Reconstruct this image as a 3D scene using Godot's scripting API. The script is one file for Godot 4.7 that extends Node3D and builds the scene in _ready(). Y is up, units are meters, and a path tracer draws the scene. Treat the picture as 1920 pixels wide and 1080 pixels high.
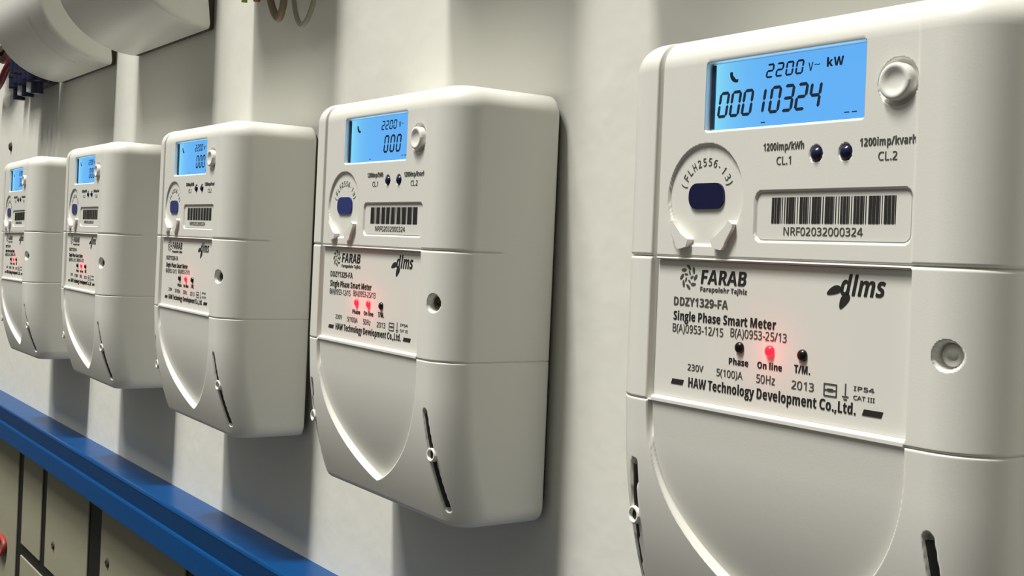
extends Node3D
# A row of smart electricity meters on a white test wall. Metres, y up. The wall face is z = 0.
# Meter shapes are drawn in millimetres: x and y on the front face (the display's upper left corner is 0, 0), z out from the wall.

const EYE_LEVEL := 1.5            # height of the y = 0 line of the millimetre drawing
const FRONT := 59.6               # depth of a meter
const PITCH := 251.877
const PIVOT := Vector2(42, -90)

var plastic: StandardMaterial3D
var plastic_dark: StandardMaterial3D
var wall_paint: StandardMaterial3D
var panel_paint: StandardMaterial3D
var ink: StandardMaterial3D
var ink_grey: StandardMaterial3D
var label_white: StandardMaterial3D
var black: StandardMaterial3D
var navy: StandardMaterial3D
var window_blue: StandardMaterial3D
var led_off: StandardMaterial3D
var led_on: StandardMaterial3D
var screen_glow: StandardMaterial3D
var lcd_ink: StandardMaterial3D
var blue_paint: StandardMaterial3D
var steel: StandardMaterial3D
var cache := {}
var sans: SystemFont
var sans_bold: SystemFont

func _ready() -> void:
	# ---- camera, sky, lights, exposure
	var cam := Camera3D.new()
	cam.name = "camera"
	cam.projection = Camera3D.PROJECTION_FRUSTUM
	cam.near = 0.05
	cam.far = 50.0
	cam.size = 0.05 * 1080.0 / 2200.0
	cam.frustum_offset = Vector2(0, -0.05 * 77.337 / 2200.0)
	cam.position = Vector3(0.275278, EYE_LEVEL - 0.063083, 0.267341 + FRONT / 1000.0)
	cam.rotation = Vector3(deg_to_rad(0.23996), deg_to_rad(54.93624), deg_to_rad(2.32412))
	add_child(cam)
	var env := Environment.new()
	env.background_mode = Environment.BG_COLOR
	env.background_color = Color(0.5, 0.5, 0.5)
	env.tonemap_mode = Environment.TONE_MAPPER_LINEAR
	env.tonemap_exposure = 1.0
	env.sdfgi_enabled = true
	env.ssao_enabled = true
	env.ssil_enabled = true
	var we := WorldEnvironment.new()
	we.name = "environment"
	we.environment = env
	add_child(we)
	# the tube lamp across the wall, then an added fill light that brightens the fronts
	overhead_light("tube_light", Vector3(-0.72, 7.4, 2.2), Vector2(0.5, 1.2), 55.0)
	overhead_light("fill_light", Vector3(-1.5, 7.2, 3.4), Vector2(1.8, 1.4), 27.0, -68.0)
	_materials()
	_room()
	_upper_row()
	_rail_and_cabinet()
	_meters()
	_wiring()

func overhead_light(called: String, at: Vector3, size: Vector2, energy: float, tilt := -90.0) -> void:
	var l := AreaLight3D.new()
	l.name = called
	l.area_size = size
	l.light_energy = energy
	l.light_color = Color(1.0, 0.99, 0.96)
	l.area_range = 12.0
	l.shadow_enabled = true
	l.position = at
	l.rotation_degrees = Vector3(tilt, 0, 0)
	add_child(l)

# ---------------------------------------------------------------- helpers
func mat(r: float, g: float, b: float, rough := 0.5, metal := 0.0) -> StandardMaterial3D:
	var m := StandardMaterial3D.new()
	m.albedo_color = Color(r, g, b)
	m.roughness = rough
	m.metallic = metal
	return m

func glow(r: float, g: float, b: float, power: float) -> StandardMaterial3D:
	var m := mat(r * 0.3, g * 0.3, b * 0.3, 0.3)
	m.emission_enabled = true
	m.emission = Color(r, g, b)
	m.emission_energy_multiplier = power
	return m

func relief(m: StandardMaterial3D, freq: float, size: float, strength: float) -> void:
	var n := FastNoiseLite.new()
	n.seed = 7
	n.frequency = freq
	n.fractal_octaves = 4
	var t := NoiseTexture2D.new()
	t.width = 512
	t.height = 512
	t.seamless = true
	t.as_normal_map = true
	t.bump_strength = 3.0
	t.noise = n
	m.normal_enabled = true
	m.normal_texture = t
	m.normal_scale = strength
	m.uv1_triplanar = true
	m.uv1_world_triplanar = true
	m.uv1_scale = Vector3.ONE / size

func thing(called: String, label: String, category: String, at := Vector3.ZERO, group := "") -> Node3D:
	var o := Node3D.new()
	o.name = called
	o.position = at
	add_child(o, true)
	tag(o, label, category, group)
	return o

func tag(o: Node, label: String, category := "", group := "") -> void:
	o.set_meta("label", label)
	if category:
		o.set_meta("category", category)
	if group:
		o.set_meta("group", group)

func put(called: String, mesh: Mesh, m: Material, parent: Node = self, at := Vector3.ZERO) -> MeshInstance3D:
	var o := MeshInstance3D.new()
	o.name = called
	o.mesh = mesh
	o.material_override = m
	o.position = at
	o.cast_shadow = GeometryInstance3D.SHADOW_CASTING_SETTING_ON
	parent.add_child(o, true)
	return o

func structure(called: String, mesh: Mesh, m: Material, at: Vector3) -> MeshInstance3D:
	var o := put(called, mesh, m, self, at)
	o.set_meta("kind", "structure")
	return o

# a box with chamfered edges, centred
func block(size: Vector3, bevel: float) -> ArrayMesh:
	var st := SurfaceTool.new()
	st.begin(Mesh.PRIMITIVE_TRIANGLES)
	add_block(st, Transform3D.IDENTITY, size, bevel)
	st.generate_normals()
	return st.commit()

func add_block(st: SurfaceTool, xf: Transform3D, size: Vector3, bevel: float) -> void:
	var h := size / 2.0
	st.set_smooth_group(-1)
	var pt := func(sx: float, sy: float, sz: float, axis: int) -> Vector3:
		var v := Vector3(sx * (h.x - bevel), sy * (h.y - bevel), sz * (h.z - bevel))
		v[axis] = [sx * h.x, sy * h.y, sz * h.z][axis]
		return xf * v
	var quad := func(a: Vector3, b: Vector3, c: Vector3, d: Vector3, out: Vector3) -> void:
		if (b - a).cross(c - a).dot(out) > 0:
			var t := b
			b = d
			d = t
		for v in [a, b, c, a, c, d]:
			st.add_vertex(v)
	for axis in 3:
		var u := (axis + 1) % 3
		var w := (axis + 2) % 3
		for s in [-1.0, 1.0]:
			var ps := []
			for k in [[-1.0, -1.0], [1.0, -1.0], [1.0, 1.0], [-1.0, 1.0]]:
				var sg := Vector3.ZERO
				sg[axis] = s
				sg[u] = k[0]
				sg[w] = k[1]
				ps.append(pt.call(sg.x, sg.y, sg.z, axis))
			var o := Vector3.ZERO
			o[axis] = s
			quad.call(ps[0], ps[1], ps[2], ps[3], xf.basis * o)
	if bevel <= 0.0:
		return
	for axis in 3: # edges along this axis
		var u := (axis + 1) % 3
		var w := (axis + 2) % 3
		for su in [-1.0, 1.0]:
			for sw in [-1.0, 1.0]:
				var a := Vector3.ZERO
				a[axis] = -1.0
				a[u] = su
				a[w] = sw
				var b := a
				b[axis] = 1.0
				var o := a
				o[axis] = 0.0
				quad.call(pt.call(a.x, a.y, a.z, u), pt.call(b.x, b.y, b.z, u), pt.call(b.x, b.y, b.z, w), pt.call(a.x, a.y, a.z, w), xf.basis * o)
	for sx in [-1.0, 1.0]:
		for sy in [-1.0, 1.0]:
			for sz in [-1.0, 1.0]:
				var a: Vector3 = pt.call(sx, sy, sz, 0)
				var b: Vector3 = pt.call(sx, sy, sz, 1)
				var c: Vector3 = pt.call(sx, sy, sz, 2)
				if (b - a).cross(c - a).dot(xf.basis * Vector3(sx, sy, sz)) > 0:
					var t := b
					b = c
					c = t
				for v in [a, b, c]:
					st.add_vertex(v)

# a flat shape with thickness: the outline in its own plane, front at z = depth
func plate(outline: PackedVector2Array, depth: float, z0 := 0.0) -> ArrayMesh:
	var st := SurfaceTool.new()
	st.begin(Mesh.PRIMITIVE_TRIANGLES)
	add_plate(st, outline, depth, z0)
	st.generate_normals()
	return st.commit()

func add_plate(st: SurfaceTool, outline: PackedVector2Array, depth: float, z0 := 0.0) -> void:
	st.set_smooth_group(-1)
	if not Geometry2D.is_polygon_clockwise(outline):
		outline = outline.duplicate()
		outline.reverse()
	var tri := Geometry2D.triangulate_polygon(outline)
	var mid := Vector2.ZERO
	for k in range(0, tri.size(), 3):
		var a := outline[tri[k]]
		var b := outline[tri[k + 1]]
		var c := outline[tri[k + 2]]
		if (b - a).cross(c - a) > 0:
			var t := b
			b = c
			c = t
		for v in [a, b, c]:
			st.add_vertex(Vector3(v.x, v.y, z0 + depth))
		for v in [a, c, b]:
			st.add_vertex(Vector3(v.x, v.y, z0))
	var n := outline.size()
	var area := 0.0
	for k in n:
		area += outline[k].cross(outline[(k + 1) % n])
	for k in n:
		var a := outline[k]
		var b := outline[(k + 1) % n]
		if area > 0:
			var t := a
			a = b
			b = t
		var a0 := Vector3(a.x, a.y, z0)
		var b0 := Vector3(b.x, b.y, z0)
		var a1 := Vector3(a.x, a.y, z0 + depth)
		var b1 := Vector3(b.x, b.y, z0 + depth)
		for v in [a0, a1, b1, a0, b1, b0]:
			st.add_vertex(v)

func round_rect(w: float, h: float, r: float, centre := Vector2.ZERO) -> PackedVector2Array:
	var ps := PackedVector2Array()
	for k in 4:
		var c := centre + Vector2((w / 2 - r) * [1, -1, -1, 1][k], (h / 2 - r) * [1, 1, -1, -1][k])
		for j in 7:
			ps.append(c + Vector2.from_angle(PI / 2 * k + PI / 2 * j / 6.0) * r)
	return ps

func ellipse(rx: float, ry: float, n := 28, centre := Vector2.ZERO) -> PackedVector2Array:
	var ps := PackedVector2Array()
	for k in n:
		var a := TAU * k / n
		ps.append(centre + Vector2(cos(a) * rx, sin(a) * ry))
	return ps

# a turned shape about z: profile of (radius, z)
func lathe(profile: PackedVector2Array, n := 32) -> ArrayMesh:
	var st := SurfaceTool.new()
	st.begin(Mesh.PRIMITIVE_TRIANGLES)
	st.set_smooth_group(0)
	for k in n:
		var a := TAU * k / n
		var b := TAU * (k + 1) / n
		for j in profile.size() - 1:
			var p := profile[j]
			var q := profile[j + 1]
			var pa := Vector3(cos(a) * p.x, sin(a) * p.x, p.y)
			var pb := Vector3(cos(b) * p.x, sin(b) * p.x, p.y)
			var qa := Vector3(cos(a) * q.x, sin(a) * q.x, q.y)
			var qb := Vector3(cos(b) * q.x, sin(b) * q.x, q.y)
			# the profile runs from the rim's foot to the axis at the front
			for v in [pa, qb, pb, pa, qa, qb]:
				st.add_vertex(v)
	st.generate_normals()
	return st.commit()

func tube(points: PackedVector3Array, r: float, n := 8, steps := 6) -> ArrayMesh:
	var st := SurfaceTool.new()
	st.begin(Mesh.PRIMITIVE_TRIANGLES)
	add_tube(st, points, r, n, steps)
	st.generate_normals()
	return st.commit()

func add_tube(st: SurfaceTool, points: PackedVector3Array, r: float, n := 8, steps := 6) -> void:
	st.set_smooth_group(0)
	var c := PackedVector3Array()
	var m := points.size()
	for i in m - 1:
		var p0 := points[maxi(i - 1, 0)]
		var p3 := points[mini(i + 2, m - 1)]
		for k in steps:
			c.append(points[i].cubic_interpolate(points[i + 1], p0, p3, float(k) / steps))
	c.append(points[m - 1])
	var rings := []
	var side := Vector3.ZERO
	for i in c.size():
		var d := (c[mini(i + 1, c.size() - 1)] - c[maxi(i - 1, 0)]).normalized()
		if side == Vector3.ZERO:
			side = d.cross(Vector3.UP if absf(d.y) < 0.9 else Vector3.RIGHT).normalized()
		side = (side - d * side.dot(d)).normalized()
		var up := d.cross(side)
		var ring := PackedVector3Array()
		for k in n:
			var a := TAU * k / n
			ring.append(c[i] + (side * cos(a) + up * sin(a)) * r)
		rings.append(ring)
	for i in rings.size() - 1:
		for k in n:
			var a: Vector3 = rings[i][k]
			var b: Vector3 = rings[i][(k + 1) % n]
			var e: Vector3 = rings[i + 1][(k + 1) % n]
			var f: Vector3 = rings[i + 1][k]
			for v in [a, b, e, a, e, f]:
				st.add_vertex(v)
	for end in [0, rings.size() - 1]:
		for k in n:
			var tri := [c[end], rings[end][(k + 1) % n], rings[end][k]]
			if end:
				tri.reverse()
			for v in tri:
				st.add_vertex(v)

# a surface of rows x columns of points, its front to the side of «out»
func skin(points: PackedVector3Array, rows: int, cols: int, cap_first: bool, cap_last: bool) -> ArrayMesh:
	var normals := PackedVector3Array()
	normals.resize(rows * cols)
	var index := PackedInt32Array()
	for j in rows:
		var j0 := maxi(j - 1, 0) * cols
		var j1 := mini(j + 1, rows - 1) * cols
		for i in cols:
			var du := points[j * cols + mini(i + 1, cols - 1)] - points[j * cols + maxi(i - 1, 0)]
			var dv := points[j1 + i] - points[j0 + i]
			normals[j * cols + i] = dv.cross(du).normalized() # columns run left to right, rows run down
	for j in rows - 1:
		for i in cols - 1:
			var a := j * cols + i
			index.append_array([a, a + 1, a + cols + 1, a, a + cols + 1, a + cols])
	for end in [0, rows - 1]:
		if (end == 0 and cap_first) or (end > 0 and cap_last):
			var n := Vector3.UP if end == 0 else Vector3.DOWN
			var c := Vector3.ZERO
			var base := points.size()
			for i in cols:
				c += points[end * cols + i]
			c /= cols
			points.append(c)
			normals.append(n)
			for i in cols:
				points.append(points[end * cols + i])
				normals.append(n)
			for i in cols:
				var a := base + 1 + i
				var b := base + 1 + (i + 1) % cols
				index.append_array([base, b, a] if end == 0 else [base, a, b])
	var arrays := []
	arrays.resize(Mesh.ARRAY_MAX)
	arrays[Mesh.ARRAY_VERTEX] = points
	arrays[Mesh.ARRAY_NORMAL] = normals
	arrays[Mesh.ARRAY_INDEX] = index
	var am := ArrayMesh.new()
	am.add_surface_from_arrays(Mesh.PRIMITIVE_TRIANGLES, arrays)
	return am

# lettering: a text's own mesh, brought to a cap height and a width in metres
func lettering(st: SurfaceTool, text: String, font: Font, from: Vector2, width: float, cap: float, slant := 0.0, turn := 0.0, thick := 0.00015) -> void:
	var t := TextMesh.new()
	t.text = text
	t.font = font
	t.font_size = 48
	t.pixel_size = 0.01
	t.depth = 0.05
	t.curve_step = 3.0
	t.horizontal_alignment = HORIZONTAL_ALIGNMENT_LEFT
	var arrays := t.get_mesh_arrays()
	if arrays.is_empty():
		return
	var box := t.get_aabb()
	var capital := 48 * 0.01 * 0.714
	var lo := INF
	var hi := -INF
	var base := INF
	for v in arrays[0]:
		lo = minf(lo, v.x)
		hi = maxf(hi, v.x)
	# the baseline: the bottom of a capital set in the same way
	var key := "base%s" % [font.get_instance_id()]
	if not cache.has(key):
		var r := TextMesh.new()
		r.text = "Hg"
		r.font = font
		r.font_size = 48
		r.pixel_size = 0.01
		r.depth = 0.05
		var low := INF
		var ra := r.get_mesh_arrays()
		for v in ra[0]:
			if v.x < r.get_aabb().position.x + r.get_aabb().size.x * 0.4:
				low = minf(low, v.y)
		cache[key] = low
	base = cache[key]
	var sx := width / (hi - lo)
	var sy := cap / capital
	var b := Basis(Vector3(sx, 0, 0), Vector3(slant * sy, sy, 0), Vector3(0, 0, thick / 0.05))
	var xf := Transform3D(Basis(Vector3.BACK, turn), Vector3(from.x, from.y, thick / 2)) * Transform3D(b, b * Vector3(-lo, -base, 0))
	st.append_from(t, 0, xf)

func new_tool() -> SurfaceTool:
	var st := SurfaceTool.new()
	st.begin(Mesh.PRIMITIVE_TRIANGLES)
	return st

# ---------------------------------------------------------------- materials
func _materials() -> void:
	plastic = mat(0.88, 0.878, 0.85, 0.38)
	relief(plastic, 0.06, 0.03, 0.05)
	plastic_dark = mat(0.23, 0.21, 0.16, 0.7)  # also stands in for shade in the wall gaps and case screw holes
	wall_paint = mat(0.87, 0.868, 0.835, 0.55)
	relief(wall_paint, 0.02, 0.4, 0.12)
	panel_paint = mat(0.57, 0.56, 0.48, 0.6)
	relief(panel_paint, 0.02, 0.3, 0.1)
	ink = mat(0.1, 0.1, 0.09, 0.7)
	ink_grey = mat(0.3, 0.3, 0.28, 0.7)
	label_white = mat(0.87, 0.868, 0.84, 0.5)
	black = mat(0.03, 0.028, 0.022, 0.6)
	navy = mat(0.09, 0.1, 0.24, 0.2)
	window_blue = mat(0.16, 0.21, 0.45, 0.2)
	led_off = mat(0.05, 0.02, 0.02, 0.25)
	led_on = glow(1.0, 0.14, 0.22, 1.7)
	blue_paint = mat(0.0, 0.24, 0.45, 0.34)
	blue_paint.metallic_specular = 0.3
	relief(blue_paint, 0.01, 0.5, 0.15)
	steel = mat(0.55, 0.54, 0.5, 0.35, 0.8)
	lcd_ink = mat(0.02, 0.12, 0.22, 0.5)
	sans = SystemFont.new()
	sans.font_names = PackedStringArray(["Droid Sans"])
	sans_bold = SystemFont.new()
	sans_bold.font_names = PackedStringArray(["Droid Sans"])
	sans_bold.font_weight = 700
	# the display's backlight comes in from its left edge
	var im := Image.create(64, 24, false, Image.FORMAT_RGB8)
	for x in 64:
		var u := x / 63.0
		var edge := exp(-u * 7.0)
		var c := Color(0.40, 0.72, 1.0).lerp(Color(0.58, 0.93, 1.0), edge)
		for y in 24:
			im.set_pixel(x, y, c)
	screen_glow = mat(0.05, 0.09, 0.13, 0.35)
	screen_glow.emission_enabled = true
	screen_glow.emission = Color.BLACK
	screen_glow.emission_texture = ImageTexture.create_from_image(im)
	screen_glow.emission_energy_multiplier = 0.9

# ---------------------------------------------------------------- the room
func _room() -> void:
	# wall the meters hang on, with thickness behind it
	structure("wall_back", block(Vector3(5.0, 7.6, 0.1), 0.0), wall_paint, Vector3(-0.9, 3.8, -0.05))
	structure("floor", block(Vector3(5.2, 0.1, 5.2), 0.0), mat(0.25, 0.25, 0.25, 0.6), Vector3(-0.9, -0.05, 2.5))
	structure("ceiling", block(Vector3(5.2, 0.1, 5.2), 0.0), mat(0.7, 0.7, 0.68, 0.8), Vector3(-0.9, 7.65, 2.5))
	structure("wall_left", block(Vector3(0.1, 7.6, 5.0), 0.0), mat(0.36, 0.36, 0.35, 0.8), Vector3(-3.45, 3.8, 2.5))
	structure("wall_right", block(Vector3(0.1, 7.6, 5.0), 0.0), mat(0.25, 0.25, 0.24, 0.8), Vector3(1.65, 3.8, 2.5))
	structure("wall_front", block(Vector3(5.0, 7.6, 0.1), 0.0), mat(0.34, 0.34, 0.33, 0.8), Vector3(-0.9, 3.8, 5.05))

# ---------------------------------------------------------------- the meters of the lower row
const LEFT := -43.5
const RIGHT := 103.0
const TOP := 10.8
const BOTTOM := -185.0
const SEAM := -62.5
const SEAM_LOW := -111.0

func step_in(d: float, w: float) -> float:
	var t := clampf(0.5 - d / w, 0.0, 1.0)
	return t * t * (3.0 - 2.0 * t)

func rbox(x: float, y: float, cx: float, cy: float, hx: float, hy: float, r: float) -> float:
	var qx := absf(x - cx) - hx + r
	var qy := absf(y - cy) - hy + r
	return Vector2(maxf(qx, 0), maxf(qy, 0)).length() + minf(maxf(qx, qy), 0.0) - r

func shield_half(t: float) -> float:
	return 51.0 * pow(maxf(1.0 - pow(maxf(t, 0.0), 2.5), 0.0), 0.85)

# how far the surface lies below the plain front at (x, y), in millimetres; zside is how far round the side the point is
func sunk(x: float, y: float, zside: float) -> float:
	var d := 0.0
	if zside < 14.0:
		d = maxf(d, 1.0 * step_in(absf(y - SEAM) - 0.35, 0.5) * clampf((14.0 - zside) / 4.0, 0, 1))
	d = maxf(d, 0.6 * step_in(absf(y - SEAM_LOW) - 0.25, 0.5) * (1.0 if x > 80.0 or x < -22.0 else 0.0))
	if zside > 0.0:
		return d
	if y > SEAM_LOW:
		d = maxf(d, 2.8 * step_in(absf(x + 22.0) - 0.85, 0.6))
	if y >= SEAM:
		d = maxf(d, 0.5 * step_in(maxf(x - 80.0, -22.0 - x), 0.5))
		d = maxf(d, 3.6 * step_in(rbox(x, y, 31.0, -10.6, 31.3, 10.9, 0.8), 0.5))
		var b := Vector2(x - 73.4, y + 12.6).length()
		d = maxf(d, 1.8 * step_in(b - 6.5, 0.5))
		var p := Vector2(x - 0.5, y + 42.6).length()
		d = maxf(d, 1.4 * step_in(maxf(p - 16.8, -58.5 - y), 0.6))
		d = maxf(d, 1.2 * step_in(Vector2(x - 45.8, y + 31.0).length() - 2.4, 0.4))
		d = maxf(d, 1.2 * step_in(Vector2(x - 56.4, y + 31.0).length() - 2.4, 0.4))
		d = maxf(d, 1.4 * step_in(rbox(x, y, 51.0, -49.2, 28.3, 7.6, 2.5), 0.5))
	else:
		if y > SEAM_LOW:
			d = maxf(d, 2.3 * step_in(rbox(x, y, 29.3, -86.4, 50.7, 22.9, 0.4), 0.5))
		var s := Vector2(x - 91.5, y + 85.6).length()
		d = maxf(d, 4.0 * step_in(s - 3.7, 0.6))
		if y < SEAM_LOW:
			if x > -22.0 and x < 80.0:
				d = maxf(d, 0.5 * step_in(absf(y + 114.0) - 0.35, 0.5))
			var t := (-112.0 - y) / 63.0
			if t > -0.02 and t < 1.0:
				var hw := shield_half(t)
				var slope := (shield_half(minf(t + 0.01, 1.0)) - shield_half(t - 0.01)) / 1.26
				var e := (absf(x - 29.0) - hw) / sqrt(1.0 + slope * slope)
				d = maxf(d, (0.7 + 3.6 * t) * step_in(e, 0.8))
				if x > 29.0 or t > 0.35: # a fine rim stands round the shield
					d -= 0.55 * step_in(absf(e - 0.75) - 0.35, 0.7) * clampf((t - 0.02) * 40.0, 0, 1) * (1.0 if x > 29.0 else clampf((t - 0.35) * 8.0, 0, 1))
				if x < 0.0: # the groove beside the panel runs out along the shield's left edge
					d = maxf(d, 2.6 * step_in(absf(e + 0.3) - 0.7, 1.2) * smoothstep(0.3, 0.08, t))
			var m := x if x > 29.0 else 58.0 - x
			var a := Vector2(87.5, -134.0)
			var c := Vector2(93.0, -176.0)
			var k := clampf((Vector2(m, y) - a).dot(c - a) / (c - a).length_squared(), 0, 1)
			d = maxf(d, 2.6 * step_in((Vector2(m, y) - a.lerp(c, k)).length() - 1.5, 0.8))
	return d

func mm(x: float, y: float, z: float) -> Vector3:
	return Vector3((x - PIVOT.x) / 1000.0, (y - PIVOT.y) / 1000.0, z / 1000.0)

func front_at(x: float, y: float) -> float:
	return FRONT - recession(y)

func recession(y: float) -> float:
	return 0.05 * maxf(SEAM_LOW - y, 0.0) + 0.0029 * pow(maxf(-125.0 - y, 0.0), 2.0)

func case_part(y_from: float, y_to: float) -> ArrayMesh:
	var ys := PackedFloat32Array()
	if y_from > 0:
		for k in 14:
			ys.append(TOP - 10.0 * (1.0 - cos(PI / 2 * k / 14.0)))
		y_from = TOP - 10.0
	var n := int((y_from - y_to) / 0.42)
	for k in n + 1:
		ys.append(lerpf(y_from, y_to, float(k) / n))
	if y_to < -150:
		ys.resize(ys.size() - 6)
		for k in 7:
			ys.append(lerpf(ys[ys.size() - 1], y_to, 0.4) if k < 6 else y_to)
	var points := PackedVector3Array()
	var cols := 0
	for y in ys:
		var ix := 0.0
		var iz := 0.0
		if y > TOP - 10.0:
			ix = 10.0 - sqrt(maxf(100.0 - pow(y - TOP + 10.0, 2), 0.0))
			iz = ix
		elif y < BOTTOM + 8.0:
			ix = 8.0 - sqrt(maxf(64.0 - pow(BOTTOM + 8.0 - y, 2), 0.0))
		if y < BOTTOM + 2.5:
			iz = 2.5 - sqrt(maxf(6.25 - pow(BOTTOM + 2.5 - y, 2), 0.0))
		var r := maxf(16.0 - maxf(ix, iz), 6.0)
		var l := LEFT + ix
		var rt := RIGHT - ix
		var f := FRONT - iz - recession(y)
		var side := f - r
		var row := [] # x, z, normal x, normal z, distance round the side
		for k in 12:
			var z := lerpf(2.0, side, k / 11.0)
			var back := 2.0 - sqrt(maxf(4.0 - pow(clampf(4.0 - z, 0.0, 2.0), 2), 0.0))
			row.append([l + back, z, -1.0, 0.0, side - z + 0.01])
		for k in range(1, 20):
			var a := PI / 2 * k / 20.0
			row.append([l + r - r * cos(a), side + r * sin(a), -cos(a), sin(a), 0.0])
		for k in 281:
			row.append([lerpf(l + r, rt - r, k / 280.0), f, 0.0, 1.0, 0.0])
		for k in range(1, 50):
			var a := PI / 2 * k / 50.0
			row.append([rt - r + r * sin(a), side + r * cos(a), sin(a), cos(a), 0.0])
		for k in 41:
			var z := lerpf(side, 2.0, k / 40.0)
			var back := 2.0 - sqrt(maxf(4.0 - pow(clampf(4.0 - z, 0.0, 2.0), 2), 0.0))
			row.append([rt - back, z, 1.0, 0.0, side - z + 0.01])
		cols = row.size()
		for c in row:
			var d := sunk(c[0], y, c[4])
			points.append(mm(c[0] - c[2] * d, y, c[1] - c[3] * d))
	return skin(points, ys.size(), cols, y_from > -1.0, y_to < -150)

func digit_mesh(ch: String, w: float, h: float, t: float) -> ArrayMesh:
	# the lit strokes of a seven-segment figure, mitred so that they meet
	var lit: String = {"0": "abcdef", "1": "bc", "2": "abged", "3": "abgcd", "4": "fgbc"}[ch]
	var st := new_tool()
	for s in lit:
		var r: Array = {"a": [0.0, 1.0, 1.0, 1.0], "g": [0.0, 0.5, 1.0, 0.5], "d": [0.0, 0.0, 1.0, 0.0], "b": [1.0, 0.5, 1.0, 1.0], "c": [1.0, 0.0, 1.0, 0.5], "f": [0.0, 0.5, 0.0, 1.0], "e": [0.0, 0.0, 0.0, 0.5]}[s]
		var a := Vector2(r[0] * w, r[1] * h)
		var b := Vector2(r[2] * w, r[3] * h)
		var d := (b - a).normalized()
		a += d * t * 0.07
		b -= d * t * 0.07
		var q := d.orthogonal() * t / 2
		var e := d * t / 2
		var ps := PackedVector2Array()
		for v in [a, a + e + q, b - e + q, b, b - e - q, a + e - q]:
			ps.append(v + Vector2(v.y * 0.16, 0))
		add_plate(st, ps, 0.00012)
	st.generate_normals()
	return st.commit()

func screen_mesh() -> ArrayMesh:
	# a thin box whose front carries the backlight
	var st := new_tool()
	var w := 0.0632
	var h := 0.0224
	for v in [[0, 0], [0, 1], [1, 1], [0, 0], [1, 1], [1, 0]]:
		st.set_uv(Vector2(v[0], 1.0 - v[1]))
		st.set_normal(Vector3.BACK)
		st.add_vertex(Vector3((v[0] - 0.5) * w, (v[1] - 0.5) * h, 0.0))
	for s in [[Vector3(-1, -1, 0), Vector3(-1, 1, 0), Vector3.LEFT], [Vector3(1, 1, 0), Vector3(1, -1, 0), Vector3.RIGHT], [Vector3(-1, 1, 0), Vector3(1, 1, 0), Vector3.UP], [Vector3(1, -1, 0), Vector3(-1, -1, 0), Vector3.DOWN]]:
		var a: Vector3 = s[0] * Vector3(w / 2, h / 2, 0)
		var b: Vector3 = s[1] * Vector3(w / 2, h / 2, 0)
		var back := Vector3(0, 0, -0.0012)
		for v in [a, a + back, b + back, a, b + back, b]:
			st.set_uv(Vector2(1, 0.5))
			st.set_normal(s[2])
			st.add_vertex(v)
	return st.commit()

func shared(key: String, make: Callable) -> Mesh:
	if not cache.has(key):
		cache[key] = make.call()
	return cache[key]

func text_mesh(rows: Array) -> Mesh:
	# rows of [text, bold, left x, right x, baseline y, cap height, slant], in millimetres on the face
	var key := "text" + str(rows)
	if not cache.has(key):
		var st := new_tool()
		for r in rows:
			lettering(st, r[0], sans_bold if r[1] else sans, Vector2(r[2] - PIVOT.x, r[4] - PIVOT.y) / 1000.0, (r[3] - r[2]) / 1000.0, r[5] / 1000.0, r[6] if r.size() > 6 else 0.0)
		cache[key] = st.commit()
	return cache[key]

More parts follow.
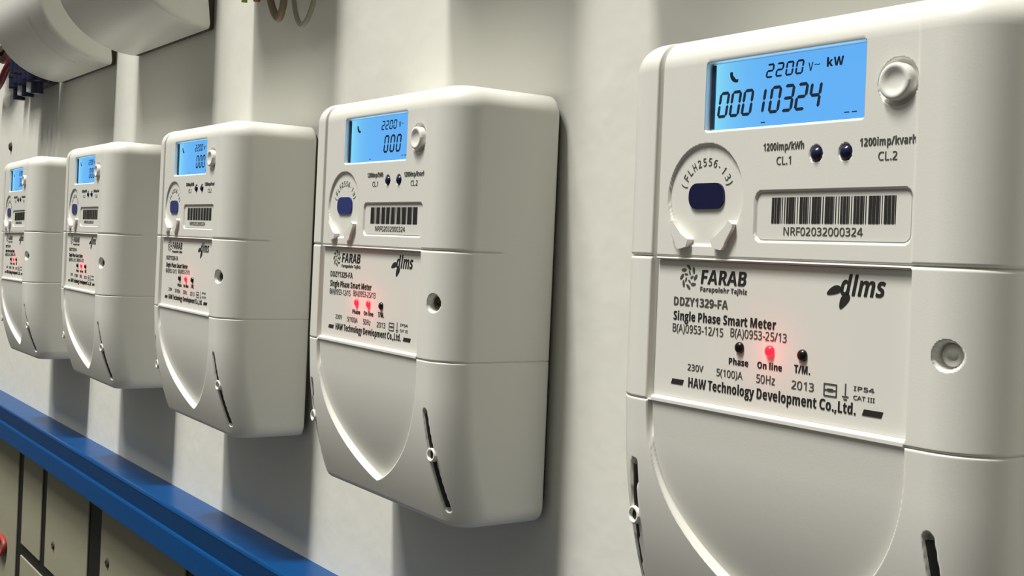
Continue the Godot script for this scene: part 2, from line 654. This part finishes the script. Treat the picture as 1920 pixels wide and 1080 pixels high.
func make_meter(label: String, reading: String, lamps: Array, near: bool) -> Node3D:
	var t := thing("electricity_meter", label, "meter", Vector3.ZERO, "smart meters of the lower row")
	put("shadow_gap_plate", shared("base", func(): return plate(round_rect(0.140, 0.188, 0.008, Vector2(0.02975 - 0.042, -0.0866 + 0.09)), 0.0045)), plastic_dark, t)  # its dark colour paints the shadow gap between case and wall
	put("upper_case", shared("upper", func(): return case_part(1.0, SEAM)), plastic, t)
	put("middle_case", shared("middle", func(): return case_part(SEAM, SEAM_LOW)), plastic, t)
	var cover := put("terminal_cover", shared("cover", func(): return case_part(SEAM_LOW, BOTTOM)), plastic, t)
	# display
	var screen := put("display_screen", shared("screen", screen_mesh), screen_glow, t, mm(31.0, -10.6, FRONT - 3.0))
	screen.set_meta("label", "lit blue display")
	var big := reading.length() > 4
	for k in reading.length():
		var x := (-28.2 + 5.2 * k + (1.0 if k > 3 else 0.0)) if big else (5.0 + 6.0 * k)
		put("digit", shared("digit" + reading[k], func(): return digit_mesh(reading[k], 0.0034, 0.0074, 0.0010)), lcd_ink, screen, Vector3(x, -6.4, 0) / 1000.0)
	for k in 4:
		put("digit", shared("small digit" + "2200"[k], func(): return digit_mesh("2200"[k], 0.0024, 0.0038, 0.0006)), lcd_ink, screen, Vector3((-8.0 if big else 2.0) + 3.9 * k, 4.4, 0) / 1000.0)
	var marks := [["~", false, 10.9 if big else 21.3, 5.4, 2.0, 2.0], ["V", false, 8.6 if big else 19.0, 4.6, 1.7, 2.6], ["-", true, 22.5, -9.4, 1.7, 2.0], ["-", true, 25.2, -9.4, 1.7, 2.0], ["-", true, -9.5, -10.2, 1.6, 2.0]]
	if big:
		marks.append_array([["k", true, 15.5, 5.2, 2.2, 2.6], ["W", true, 18.0, 5.2, 3.6, 2.6]])
	for m in marks:
		put("display_symbol", shared("symbol" + str(m), func():
			var s := new_tool()
			lettering(s, m[0], sans_bold if m[1] else sans, Vector2(m[2], m[3]) / 1000.0, m[4] / 1000.0, m[5] / 1000.0)
			return s.commit()), lcd_ink, screen)
	put("display_symbol", shared("handset", func():
		var ps := PackedVector2Array()
		for k in 9:
			ps.append(Vector2(-20.5, 7.0) / 1000.0 + Vector2.from_angle(PI * 0.95 + PI * 0.6 * k / 8) * 0.003)
		for k in 9:
			ps.append(Vector2(-20.2, 7.2) / 1000.0 + Vector2.from_angle(PI * 1.55 - PI * 0.6 * k / 8) * 0.0022)
		return plate(ps, 0.00012)), lcd_ink, screen)
	put("display_edge_shade", shared("edge", func(): return block(Vector3(0.0016, 0.0208, 0.0008), 0.0002)), lcd_ink, screen, Vector3(-0.0302, 0, 0.0004))  # dark strip paints the shaded left wall of the display recess
	# the display lights the rim of its window
	var light := AreaLight3D.new()
	light.name = "display_light"
	light.area_size = Vector2(0.06, 0.02)
	light.light_energy = 0.0011
	light.light_color = Color(0.45, 0.75, 1.0)
	light.area_range = 6.0
	light.shadow_enabled = true
	light.position = mm(31.0, -10.6, FRONT - 2.6)
	light.rotation_degrees = Vector3(0, 180, 0)
	t.add_child(light, true)
	# push button in its ring
	put("push_button", shared("button", func(): return lathe(PackedVector2Array([Vector2(0.0052, -0.0018), Vector2(0.0052, 0.0008), Vector2(0.0050, 0.0014), Vector2(0.0044, 0.0017), Vector2(0.0037, 0.0016), Vector2(0.0030, 0.0011), Vector2(0.0018, 0.0008), Vector2(0.0, 0.0007)]))), plastic, t, mm(73.4, -12.6, FRONT))
	# optical port
	put("optical_window", shared("window", func(): return plate(round_rect(0.0158, 0.0084, 0.0036), 0.0012)), navy if near else window_blue, t, mm(0.9, -42.6, FRONT - 1.9))
	put("port_lettering", shared("arc", func():
		var s := new_tool()
		var chars := "(FLH2556-13)"
		for k in chars.length():
			var a := deg_to_rad(160.0 - 140.0 * k / (chars.length() - 1))
			lettering(s, chars[k], sans, Vector2.from_angle(a + 0.06) * 0.0098, 0.0006 if chars[k] in "()-1" else 0.0014, 0.0026, 0.0, a - PI / 2)
		return s.commit()), ink_grey, t, mm(0.5, -42.6, FRONT - 1.4))
	for s in [-1, 1]:
		put("locking_lug", shared("lug%d" % s, func():
			var ps := PackedVector2Array()
			for k in 9:
				ps.append(Vector2.from_angle(deg_to_rad(-90.0 + s * (20.0 + 38.0 * k / 8))) * 0.0150)
			for k in 9:
				ps.append(Vector2.from_angle(deg_to_rad(-90.0 + s * (58.0 - 38.0 * k / 8))) * [0.0172, 0.0178, 0.0180, 0.0181, 0.0185, 0.0196, 0.0200, 0.0188, 0.0176][k])
			return plate(ps, 0.0028)), plastic, t, mm(0.5, -42.6, FRONT - 1.5))
	for x in [45.8, 56.4]:
		put("pulse_lamp", shared("pulse", func(): return lathe(PackedVector2Array([Vector2(0.0022, -0.0012), Vector2(0.0022, 0.0), Vector2(0.0018, 0.0007), Vector2(0.001, 0.0012), Vector2(0, 0.0014)]), 24)), navy, t, mm(x, -31.0, FRONT - 0.8))
	put("lettering", text_mesh([["1200imp/kWh", true, 25.3, 41.2, -29.2, 2.2], ["CL.1", false, 30.8, 36.4, -33.6, 2.4], ["1200imp/kvarh", true, 61.4, 80.0, -29.6, 2.2], ["CL.2", false, 67.8, 74.0, -33.8, 2.4]]), ink_grey, t, Vector3(0, 0, (FRONT - 0.5) / 1000.0))
	# bar code label in its recess
	var bar := put("barcode_label", shared("barlabel", func(): return plate(round_rect(0.0552, 0.0140, 0.0022), 0.0004)), label_white, t, mm(51.0, -49.2, FRONT - 1.6))
	var bars := put("barcode", shared("bars", func():
		var s := new_tool()
		var rng := RandomNumberGenerator.new()
		rng.seed = 5
		var x := -22.0
		while x < 23.4:
			var group := fposmod(x + 22.0, 5.05) < 3.0
			var w := rng.randf_range(0.6, 1.1) if group else rng.randf_range(0.16, 0.3)
			add_plate(s, PackedVector2Array([Vector2(x, -2.1) / 1000, Vector2(x + w, -2.1) / 1000, Vector2(x + w, 5.7) / 1000, Vector2(x, 5.7) / 1000]), 0.00012)
			x += w + (rng.randf_range(0.14, 0.24) if group else rng.randf_range(0.45, 0.8))
		s.generate_normals()
		return s.commit()), ink, bar, Vector3(0, 0, 0.0004))
	bars.set_meta("kind", "stuff")
	put("lettering", shared("barnum", func():
		var s := new_tool()
		lettering(s, "NRF02032000324", sans, Vector2(-17.0, -5.6) / 1000.0, 0.029, 0.0024)
		return s.commit()), ink_grey, bar, Vector3(0, 0, 0.0004))
	# name plate
	var np := put("nameplate", shared("nameplate", func(): return plate(round_rect(0.1006, 0.0452, 0.0004, Vector2(29.3 - 42.0, -86.4 + 90.0) / 1000.0), 0.0006)), label_white, t, Vector3(0, 0, (FRONT - 2.3) / 1000.0))
	var face := Vector3(0, 0, 0.0006)
	put("lettering", text_mesh([["FARAB", true, -0.7, 19.0, -70.9, 4.4, 0.12]]), ink, np, face)
	put("lettering", text_mesh([["Farapolehr Tajhiz", true, -0.8, 19.6, -73.4, 1.5]]), ink_grey, np, face)
	var ring := put("emblem", shared("emblem", func():
		var s := new_tool()
		for k in 8:
			var c := Vector2.from_angle(TAU * k / 8) * 3.2
			var ps := PackedVector2Array()
			for j in 12:
				ps.append((Vector2(-6.4 - 42, -69.0 + 90) + c + (Vector2.from_angle(TAU * j / 12) * Vector2(1.15, 0.5)).rotated(TAU * k / 8 + 0.9)) / 1000.0)
			add_plate(s, ps, 0.00015)
		for k in 5:
			var c := Vector2.from_angle(TAU * k / 5) * 1.5
			var ps := PackedVector2Array()
			for j in 10:
				ps.append((Vector2(-6.4 - 42, -69.0 + 90) + c + (Vector2.from_angle(TAU * j / 10) * Vector2(0.8, 0.3)).rotated(TAU * k / 5 + 0.6)) / 1000.0)
			add_plate(s, ps, 0.00015)
		s.generate_normals()
		return s.commit()), ink_grey, np, face)
	ring.set_meta("kind", "stuff")
	put("lettering", text_mesh([["dlms", true, 55.3, 70.3, -71.6, 5.6, 0.2]]), ink, np, face)
	for r in [[53.4, -70.6, 2.7, 1.5, 0.35], [57.2, -73.4, 2.6, 1.7, 0.95]]:
		put("emblem_leaf", shared("leaf" + str(r), func():
			var ps := PackedVector2Array()
			for j in 20:
				var a := TAU * j / 20
				var v := Vector2(cos(a) * r[2], sin(a) * r[3] * (0.75 + 0.3 * cos(a - 0.6))).rotated(r[4])
				ps.append((Vector2(r[0] - 42, r[1] + 90) + v) / 1000.0)
			return plate(ps, 0.00015)), ink, np, face)
	put("lettering", text_mesh([["DDZY1329-FA", true, -12.9, 11.8, -78.5, 2.7]]), ink_grey, np, face)
	put("lettering", text_mesh([["Single Phase Smart Meter", true, -12.8, 32.0, -83.4, 2.9]]), ink, np, face)
	put("lettering", text_mesh([["B(A)0953-12/15", false, -13.0, 10.2, -87.3, 2.7], ["B(A)0953-25/13", false, 13.4, 36.4, -86.9, 2.7]]), ink_grey, np, face)
	put("lettering", text_mesh([["Phase", true, 13.2, 21.4, -95.6, 2.0], ["On line", true, 25.2, 35.0, -95.6, 2.0], ["T/M.", true, 39.8, 45.8, -95.4, 2.3]]), ink, np, face)
	put("lettering", text_mesh([["230V", false, -5.2, 2.0, -99.4, 2.1], ["5(100)A", false, 8.0, 19.2, -99.8, 2.3], ["50Hz", false, 25.0, 32.4, -100.0, 2.6], ["2013", false, 39.0, 47.4, -100.2, 2.5], ["IP54", false, 61.6, 68.6, -98.0, 1.2], ["CAT III", false, 61.6, 68.8, -100.6, 1.2]]), ink_grey, np, face)
	var signs := put("printed_sign", shared("signs", func():
		var s := new_tool()
		for r in [[53.4, -99.0, 4.6, 0.4], [53.4, -97.3, 4.6, 0.4], [53.4, -100.7, 4.6, 0.4], [51.2, -99.0, 0.4, 3.6], [55.6, -99.0, 0.4, 3.6], [53.4, -99.0, 2.0, 0.9], [58.8, -98.2, 0.4, 3.4], [58.8, -100.2, 2.2, 0.4], [58.8, -101.0, 1.2, 0.4]]:
			add_plate(s, round_rect(r[2] / 1000.0, r[3] / 1000.0, 0.0001, Vector2(r[0] - 42, r[1] + 90) / 1000.0), 0.00015)
		s.generate_normals()
		return s.commit()), ink_grey, np, face)
	signs.set_meta("kind", "stuff")
	put("lettering", text_mesh([["HAW Technology Development Co.,Ltd.", true, -4.6, 62.6, -104.9, 3.1]]), ink, np, face)
	for r in [[-12.8, -6.8], [64.8, 71.8]]:
		put("dash", shared("dash" + str(r), func(): return plate(PackedVector2Array([Vector2(r[0] - 42, -14.6) / 1000, Vector2(r[1] - 42.6, -14.6) / 1000, Vector2(r[1] - 42, -12.9) / 1000, Vector2(r[0] - 41.4, -12.9) / 1000]), 0.00015)), ink, np, face)
	for k in 3:
		var on: bool = lamps[k]
		var at := mm([17.6, 30.1, 42.8][k], -90.1, 0.0) + face
		var lamp := put("indicator_lamp", shared("led", func(): return lathe(PackedVector2Array([Vector2(0.0018, 0.0), Vector2(0.0017, 0.0006), Vector2(0.0012, 0.0011), Vector2(0, 0.0013)]), 20)), led_on if on else led_off, np, at)
		lamp.set_meta("label", "lit red indicator lamp" if on else "dark indicator lamp")
		if on:
			var o := OmniLight3D.new()
			o.name = "indicator_light"
			o.light_color = Color(1.0, 0.1, 0.2)
			o.light_energy = 0.00008
			o.light_size = 0.0012
			o.omni_range = 3.0
			o.omni_attenuation = 2.0
			o.shadow_enabled = true
			o.position = mm([17.6, 30.1, 42.8][k], -90.1, FRONT + 1.8)
			t.add_child(o, true)
	# screws
	put("case_screw", shared("case_screw", func(): return lathe(PackedVector2Array([Vector2(0.0029, -0.001), Vector2(0.0029, 0.0006), Vector2(0.0024, 0.0010), Vector2(0.0014, 0.0011), Vector2(0.0012, 0.0004), Vector2(0, 0.0004)]), 24)), plastic if near else plastic_dark, t, mm(91.0, -85.6, FRONT - 4.6)).rotation.y = 0.35  # dark on the farther meters to paint the shadow inside the hole
	for s in [-1, 1]:
		var sc := put("cover_screw", shared("cover_screw", func(): return lathe(PackedVector2Array([Vector2(0.0031, -0.003), Vector2(0.0031, 0.0012), Vector2(0.0027, 0.0016), Vector2(0.0021, 0.0014), Vector2(0.0019, -0.0004)]), 24)), plastic, cover, mm(29.0 + s * 60.6, -152.5, front_at(0, -152.5) - 0.4 - (0.6 if s > 0 else 0.6)))
		sc.rotation.y = s * 0.1
		put("screw_recess", shared("screw_hole", func(): return plate(ellipse(0.0022, 0.0022, 20), 0.0006)), black, cover, mm(29.0 + s * 60.6, -152.5, front_at(0, -152.5) - 1.4)).rotation.y = s * 0.1
	for s in [-1, 1]:
		# black strip in the groove paints in the shade of the slot
		put("cover_slot_shade", shared("slot%d" % s, func():
			var ps := PackedVector2Array()
			var a := Vector2(29.0 + s * 58.5 - 42.0, -134.5 + 90.0)
			var b := Vector2(29.0 + s * 63.9 - 42.0, -175.5 + 90.0)
			var q := (b - a).normalized().orthogonal() * 1.3
			var m := new_tool()
			var ca := []
			for k in 13:
				var p := a.lerp(b, k / 12.0)
				var z := front_at(0, p.y - 90.0) - 0.75
				var pair := []
				for v in [p - q, p + q]: # the black strip follows the rounded edge of the case
					var past := maxf(maxf(v.x + 42.0 - 87.0, -27.5 - v.x - 42.0), 0.0)
					pair.append(Vector3(v.x, v.y, z - 16.0 + sqrt(256.0 - past * past)) / 1000.0)
				ca.append(pair)
			for k in 12:
				var u0: Vector3 = ca[k][0]
				var u1: Vector3 = ca[k][1]
				var v0: Vector3 = ca[k + 1][0]
				var v1: Vector3 = ca[k + 1][1]
				if u0.x < u1.x:
					var w := u0
					u0 = u1
					u1 = w
					w = v0
					v0 = v1
					v1 = w
				var dz := Vector3(0, 0, -0.001)
				for p in [u0, v0, v1, u0, v1, u1, u0 + dz, v1 + dz, v0 + dz, u0 + dz, u1 + dz, v1 + dz, u0, u0 + dz, v0 + dz, u0, v0 + dz, v0, u1, v1 + dz, u1 + dz, u1, v1, v1 + dz]:
					m.add_vertex(p)
			m.generate_normals()
			return m.commit()), black, cover)
	return t

func _meters() -> void:
	var labels := [
		"white smart meter nearest the camera, its blue display reading 00010324",
		"white smart meter second from the front, two red lamps lit on its nameplate",
		"white smart meter in the middle of the row of five, third from the front",
		"white smart meter second from the far end of the row, just before the last one",
		"white smart meter at the far end of the row, above the blue rail",
	]
	var pose := [[0.0, 0.0, 0.0, 0.0], [-3.07, -0.0092, -1.1, -0.0057], [-2.577, -0.0193, 0.3, -0.0056], [-1.394, -0.0153, 0.7, -0.0028], [3.10, -0.0179, -0.7, 0.0109]]
	for i in 5:
		var t := make_meter(labels[i], ["00010324", "000", "000", "000", "000"][i], [[false, true, false], [true, true, false], [false, true, false], [false, true, false], [false, true, false]][i], i == 0)
		var yaw: float = pose[i][1]
		t.position = Vector3((PIVOT.x - PITCH * i + pose[i][0] - FRONT * sin(yaw)) / 1000.0, EYE_LEVEL + (PIVOT.y + pose[i][2]) / 1000.0, absf(yaw) * 0.07)
		t.rotation = Vector3(0, yaw, pose[i][3])

# ---------------------------------------------------------------- the upper row: wider housings with a round underside
func housing_mesh(width: float, lo: float, hi: float, grooved := false) -> ArrayMesh:
	# section in (z, y), from the wall round the underside, up the front and back at the top
	var sec := []
	for k in 40:
		var a := PI / 2 * k / 39.0
		sec.append(Vector2(5.0 + 71.0 * sin(a), lo + 64.0 * (1.0 - cos(a))))
	for k in range(1, 12):
		sec.append(Vector2(76.0, lerpf(lo + 64.0, hi - 10.0, k / 11.0)))
	for k in range(1, 9):
		var a := PI / 2 * k / 8.0
		sec.append(Vector2(66.0 + 10.0 * cos(a), hi - 10.0 + 10.0 * sin(a)))
	sec.append(Vector2(5.0, hi))
	var normal := []
	for k in sec.size():
		var d: Vector2 = sec[mini(k + 1, sec.size() - 1)] - sec[maxi(k - 1, 0)]
		normal.append(Vector2(d.y, -d.x).normalized())
	var points := PackedVector3Array()
	var cols := []
	for k in 9:
		var a := PI / 2 * k / 8.0
		cols.append([-width / 2 + 4.0 * (1.0 - sin(a)), 4.0 * (1.0 - cos(a))])
	cols.reverse()
	cols = []
	for k in 9:
		var a := PI / 2 * k / 8.0
		cols.append([-width / 2 + 4.0 * (1.0 - cos(a)), 4.0 * (1.0 - sin(a))])
	for k in range(1, 120):
		cols.append([lerpf(-width / 2 + 4.0, width / 2 - 4.0, k / 120.0), 0.0])
	for k in 9:
		var a := PI / 2 * (1.0 - k / 8.0)
		cols.append([width / 2 - 4.0 * (1.0 - cos(a)), 4.0 * (1.0 - sin(a))])
	var full := [[-width / 2, 60.0]] + cols + [[width / 2, 60.0]]
	for j in range(sec.size() - 1, -1, -1):
		for c in full:
			var inset: float = c[1]
			var p: Vector2
			if inset > 50.0: # the flat cheek is closed towards the middle of the section
				p = Vector2(lerpf(sec[j].x - normal[j].x * 4.0, 20.0, 0.98), lerpf(sec[j].y - normal[j].y * 4.0, (lo + hi) / 2 + 10.0, 0.98))
			else:
				var g := 0.0
				var x: float = c[0]
				if sec[j].x > 30.0 and grooved and absf(x - width / 2 + 46.0) < 2.6:
					g = 1.6
				p = sec[j] - normal[j] * (inset + g)
			points.append(Vector3(c[0], p.y, p.x) / 1000.0)
	return skin(points, sec.size(), full.size(), false, false)

func _upper_row() -> void:
	var labels := [
		"white round-bottomed meter housing of the upper row beside the red and blue connectors",
		"white round-bottomed meter housing of the upper row above the middle of the blue rail",
		"white meter housing of the upper row above the loose coloured wires",
		"white meter housing of the upper row above the second smart meter from the front",
		"white meter housing of the upper row nearest the camera",
	]
	var edges := [-854.0, -599.0, -396.0, -160.0, 65.0]
	var widths := [190.0, 190.0, 130.0, 104.0, 170.0]
	var low := [99.0, 99.0, 125.0, 128.0, 128.0]
	for i in 5:
		var cx: float = edges[i] - widths[i] / 2
		var t := thing("meter_housing", labels[i], "meter housing", Vector3(cx / 1000.0, EYE_LEVEL + (low[i] - 99.0) / 1000.0, 0), "meter housings of the upper row")
		put("shadow_gap_plate", block(Vector3((widths[i] - 9.0) / 1000.0, 0.2318, 0.0058), 0.001), plastic_dark, t, Vector3(0, 0.2149, 0.0029))  # dark colour stands for the shadow gap behind the housing
		put("body", shared("housing%d%s" % [int(widths[i]), i == 0], func(): return housing_mesh(widths[i], 99.0, 335.0, i == 0)), plastic, t)

# ---------------------------------------------------------------- blue rail and the cabinet fronts below it
func _rail_and_cabinet() -> void:
	var rail := thing("wall_rail", "blue painted rail running along the wall under the smart meters", "rail", Vector3(-0.9, EYE_LEVEL - 0.2805, 0))
	var st := new_tool()
	# section in (z, y): a top lip, a front with a shallow groove, closed behind
	var sec := PackedVector2Array([Vector2(0, 0.0185), Vector2(0.026, 0.0185), Vector2(0.0278, 0.0180), Vector2(0.0286, 0.0165), Vector2(0.0282, 0.0150), Vector2(0.0262, 0.0010), Vector2(0.0276, 0.0002), Vector2(0.0282, -0.0010), Vector2(0.0292, -0.017), Vector2(0.0284, -0.0182), Vector2(0.026, -0.0187), Vector2(0, -0.0187)])
	add_plate(st, sec, 1.0)
	st.generate_normals()
	var profile := st.commit()
	for k in 1:
		var st2 := new_tool()
		st2.append_from(profile, 0, Transform3D(Basis(Vector3(0, 0, 1), Vector3(0, 1, 0), Vector3(-2.2, 0, 0)), Vector3(1.1, 0, 0)))
		put("rail_profile", st2.commit(), blue_paint, rail)
	var cab := thing("lower_cabinet", "beige cabinet fronts with black gaps below the blue rail", "cabinet", Vector3(-0.9, EYE_LEVEL - 0.3, 0.0005))
	# black carcass behind the panels, then each panel; x from, x to, y from, y to, in millimetres on the wall
	put("carcass", block(Vector3(2.1, 0.398, 0.004), 0.0), black, cab, Vector3(0, -0.2, 0.002))
	for p in [[-1900, -1151, -690, -301], [-1127, -1042, -416, -301], [-1127, -864, -690, -429], [-1021, -864, -416, -301], [-821, -600, -690, -301], [-570, -330, -690, -301], [-300, 140, -690, -301]]:
		put("panel", block(Vector3((p[1] - p[0]) / 1000.0, (p[3] - p[2]) / 1000.0, 0.002), 0.0006), panel_paint, cab, Vector3((p[0] + p[1]) / 2000.0 + 0.9, (p[2] + p[3]) / 2000.0 + 0.3, 0.0048))
	for s in [[-985, -386], [-797, -359]]:
		put("screw", shared("panel_screw", func(): return lathe(PackedVector2Array([Vector2(0.0042, 0.0), Vector2(0.004, 0.0012), Vector2(0.0028, 0.002), Vector2(0.001, 0.0021), Vector2(0.001, 0.0012), Vector2(0, 0.0012)]), 16)), plastic_dark, cab, Vector3(s[0] / 1000.0 + 0.9, s[1] / 1000.0 + 0.3, 0.0056))

# ---------------------------------------------------------------- loose wires and connectors
func wire(called: String, label: String, m: Material, r: float, pts: Array, group := "") -> void:
	var base := Vector3(pts[0][0], pts[0][1], pts[0][2]) / 1000.0
	var ps := PackedVector3Array()
	for p in pts:
		ps.append(Vector3(p[0], p[1], p[2]) / 1000.0 - base)
	var o := put(called, tube(ps, r / 1000.0), m, self, base + Vector3(0, EYE_LEVEL, 0))
	tag(o, label, "wire", group)

func _wiring() -> void:
	var red := mat(0.45, 0.03, 0.05, 0.4)
	var blue := mat(0.07, 0.09, 0.22, 0.35)
	var white := mat(0.78, 0.78, 0.8, 0.4)
	var brown := mat(0.52, 0.46, 0.37, 0.5)
	var grey := mat(0.58, 0.58, 0.5, 0.5)
	# at the far end, beside the first housing of the upper row
	wire("cable", "thick red cable curling down beside the far upper meter housing", red, 5.5, [[-1345, 168, 8], [-1290, 150, 14], [-1235, 152, 16], [-1205, 128, 14], [-1225, 108, 10]])
	wire("cable", "red cable below the thick one, running out at the left edge", red, 4.5, [[-1350, 118, 10], [-1300, 122, 14], [-1255, 140, 14], [-1200, 150, 8]])
	wire("cable", "black cable hanging at the left edge above the red cables", black, 13.0, [[-1330, 250, 14], [-1305, 205, 15], [-1288, 172, 15], [-1262, 160, 14]])
	wire("cable", "cream cable between the black and the red cables", mat(0.72, 0.66, 0.55, 0.5), 4.0, [[-1340, 150, 22], [-1290, 155, 24], [-1240, 163, 22], [-1200, 172, 12]])
	var tb := thing("added_terminal_block", "dark blue terminal block added on the wall behind the row of plugs", "terminal block", Vector3(-1.132, EYE_LEVEL + 0.125, 0.0075))
	put("body", block(Vector3(0.134, 0.05, 0.015), 0.002), blue, tb)  # added as a dark backing that joins up the shadows of the plugs
	for k in 5:
		put("clamp", block(Vector3(0.016, 0.02, 0.003), 0.001), black, tb, Vector3(-0.05 + 0.025 * k, -0.01, 0.0088))
	for k in 5:
		var x := -1136.0 + 21.0 * k
		var t := thing("plug", ["dark blue plug with a white tip, leftmost of the five", "dark blue plug, second from the left of the five beside the far housing", "dark blue plug in the middle of the five beside the far housing", "dark blue plug, fourth from the left beside the far housing", "dark blue plug of the five nearest the far upper housing"][k], "plug", Vector3(x / 1000.0, EYE_LEVEL + (0.086 + 0.003 * (k % 2)), 0.026), "blue plugs beside the far upper housing")
		put("sleeve", shared("sleeve", func(): return tube(PackedVector3Array([Vector3(0, 0.012, 0), Vector3(0, 0.03, 0), Vector3(0.002, 0.055, 0)]), 0.0115)), blue, t)
		put("tip", shared("tip", func(): return tube(PackedVector3Array([Vector3(0, 0.0, 0), Vector3(0, 0.006, 0), Vector3(0, 0.0118, 0)]), 0.0066)), white if k in [1, 3] else blue, t)
		put("collar", shared("collar", func(): return tube(PackedVector3Array([Vector3(0, 0.024, 0), Vector3(0, 0.027, 0)]), 0.0122)), black, t)
	var dot := thing("small_screw", "small dark screw head in the wall above the far end meter", "screw", Vector3(-1.29, EYE_LEVEL + 0.043, 0))
	put("head", lathe(PackedVector2Array([Vector2(0.0055, -0.0005), Vector2(0.0052, 0.0014), Vector2(0.0035, 0.0026), Vector2(0.0012, 0.0028), Vector2(0.0012, 0.0016), Vector2(0, 0.0016)]), 20), plastic_dark, dot)
	# under the third housing of the upper row
	wire("wire", "yellow green wire end hanging under the upper meter housing", mat(0.62, 0.66, 0.25, 0.5), 2.2, [[-512, 160, 6], [-517, 125, 10], [-519, 106, 10]], "loose wires under the upper housing")
	wire("wire", "dull red wire end hanging beside the yellow green one", mat(0.55, 0.22, 0.18, 0.5), 2.5, [[-498, 160, 6], [-497, 125, 10], [-494, 103, 11]], "loose wires under the upper housing")
	wire("wire", "brown wire hanging in a narrow loop next to the red end", brown, 2.6, [[-485, 160, 6], [-478, 112, 10], [-458, 86, 10], [-447, 110, 10], [-450, 160, 6]], "loose wires under the upper housing")
	wire("wire", "grey wire hanging in the lowest loop, rightmost of the loose wires", grey, 1.7, [[-446, 160, 6], [-438, 100, 9], [-423, 77, 9], [-404, 96, 9], [-398, 160, 6]], "loose wires under the upper housing")
	# at the lower left corner, in front of the cabinet
	wire("wire", "red wire loop in front of the cabinet at the lower left corner", mat(0.6, 0.22, 0.2, 0.5), 3.0, [[-1290, -430, 9], [-1240, -436, 12], [-1205, -446, 10], [-1195, -432, 9], [-1225, -428, 9], [-1290, -446, 8]])
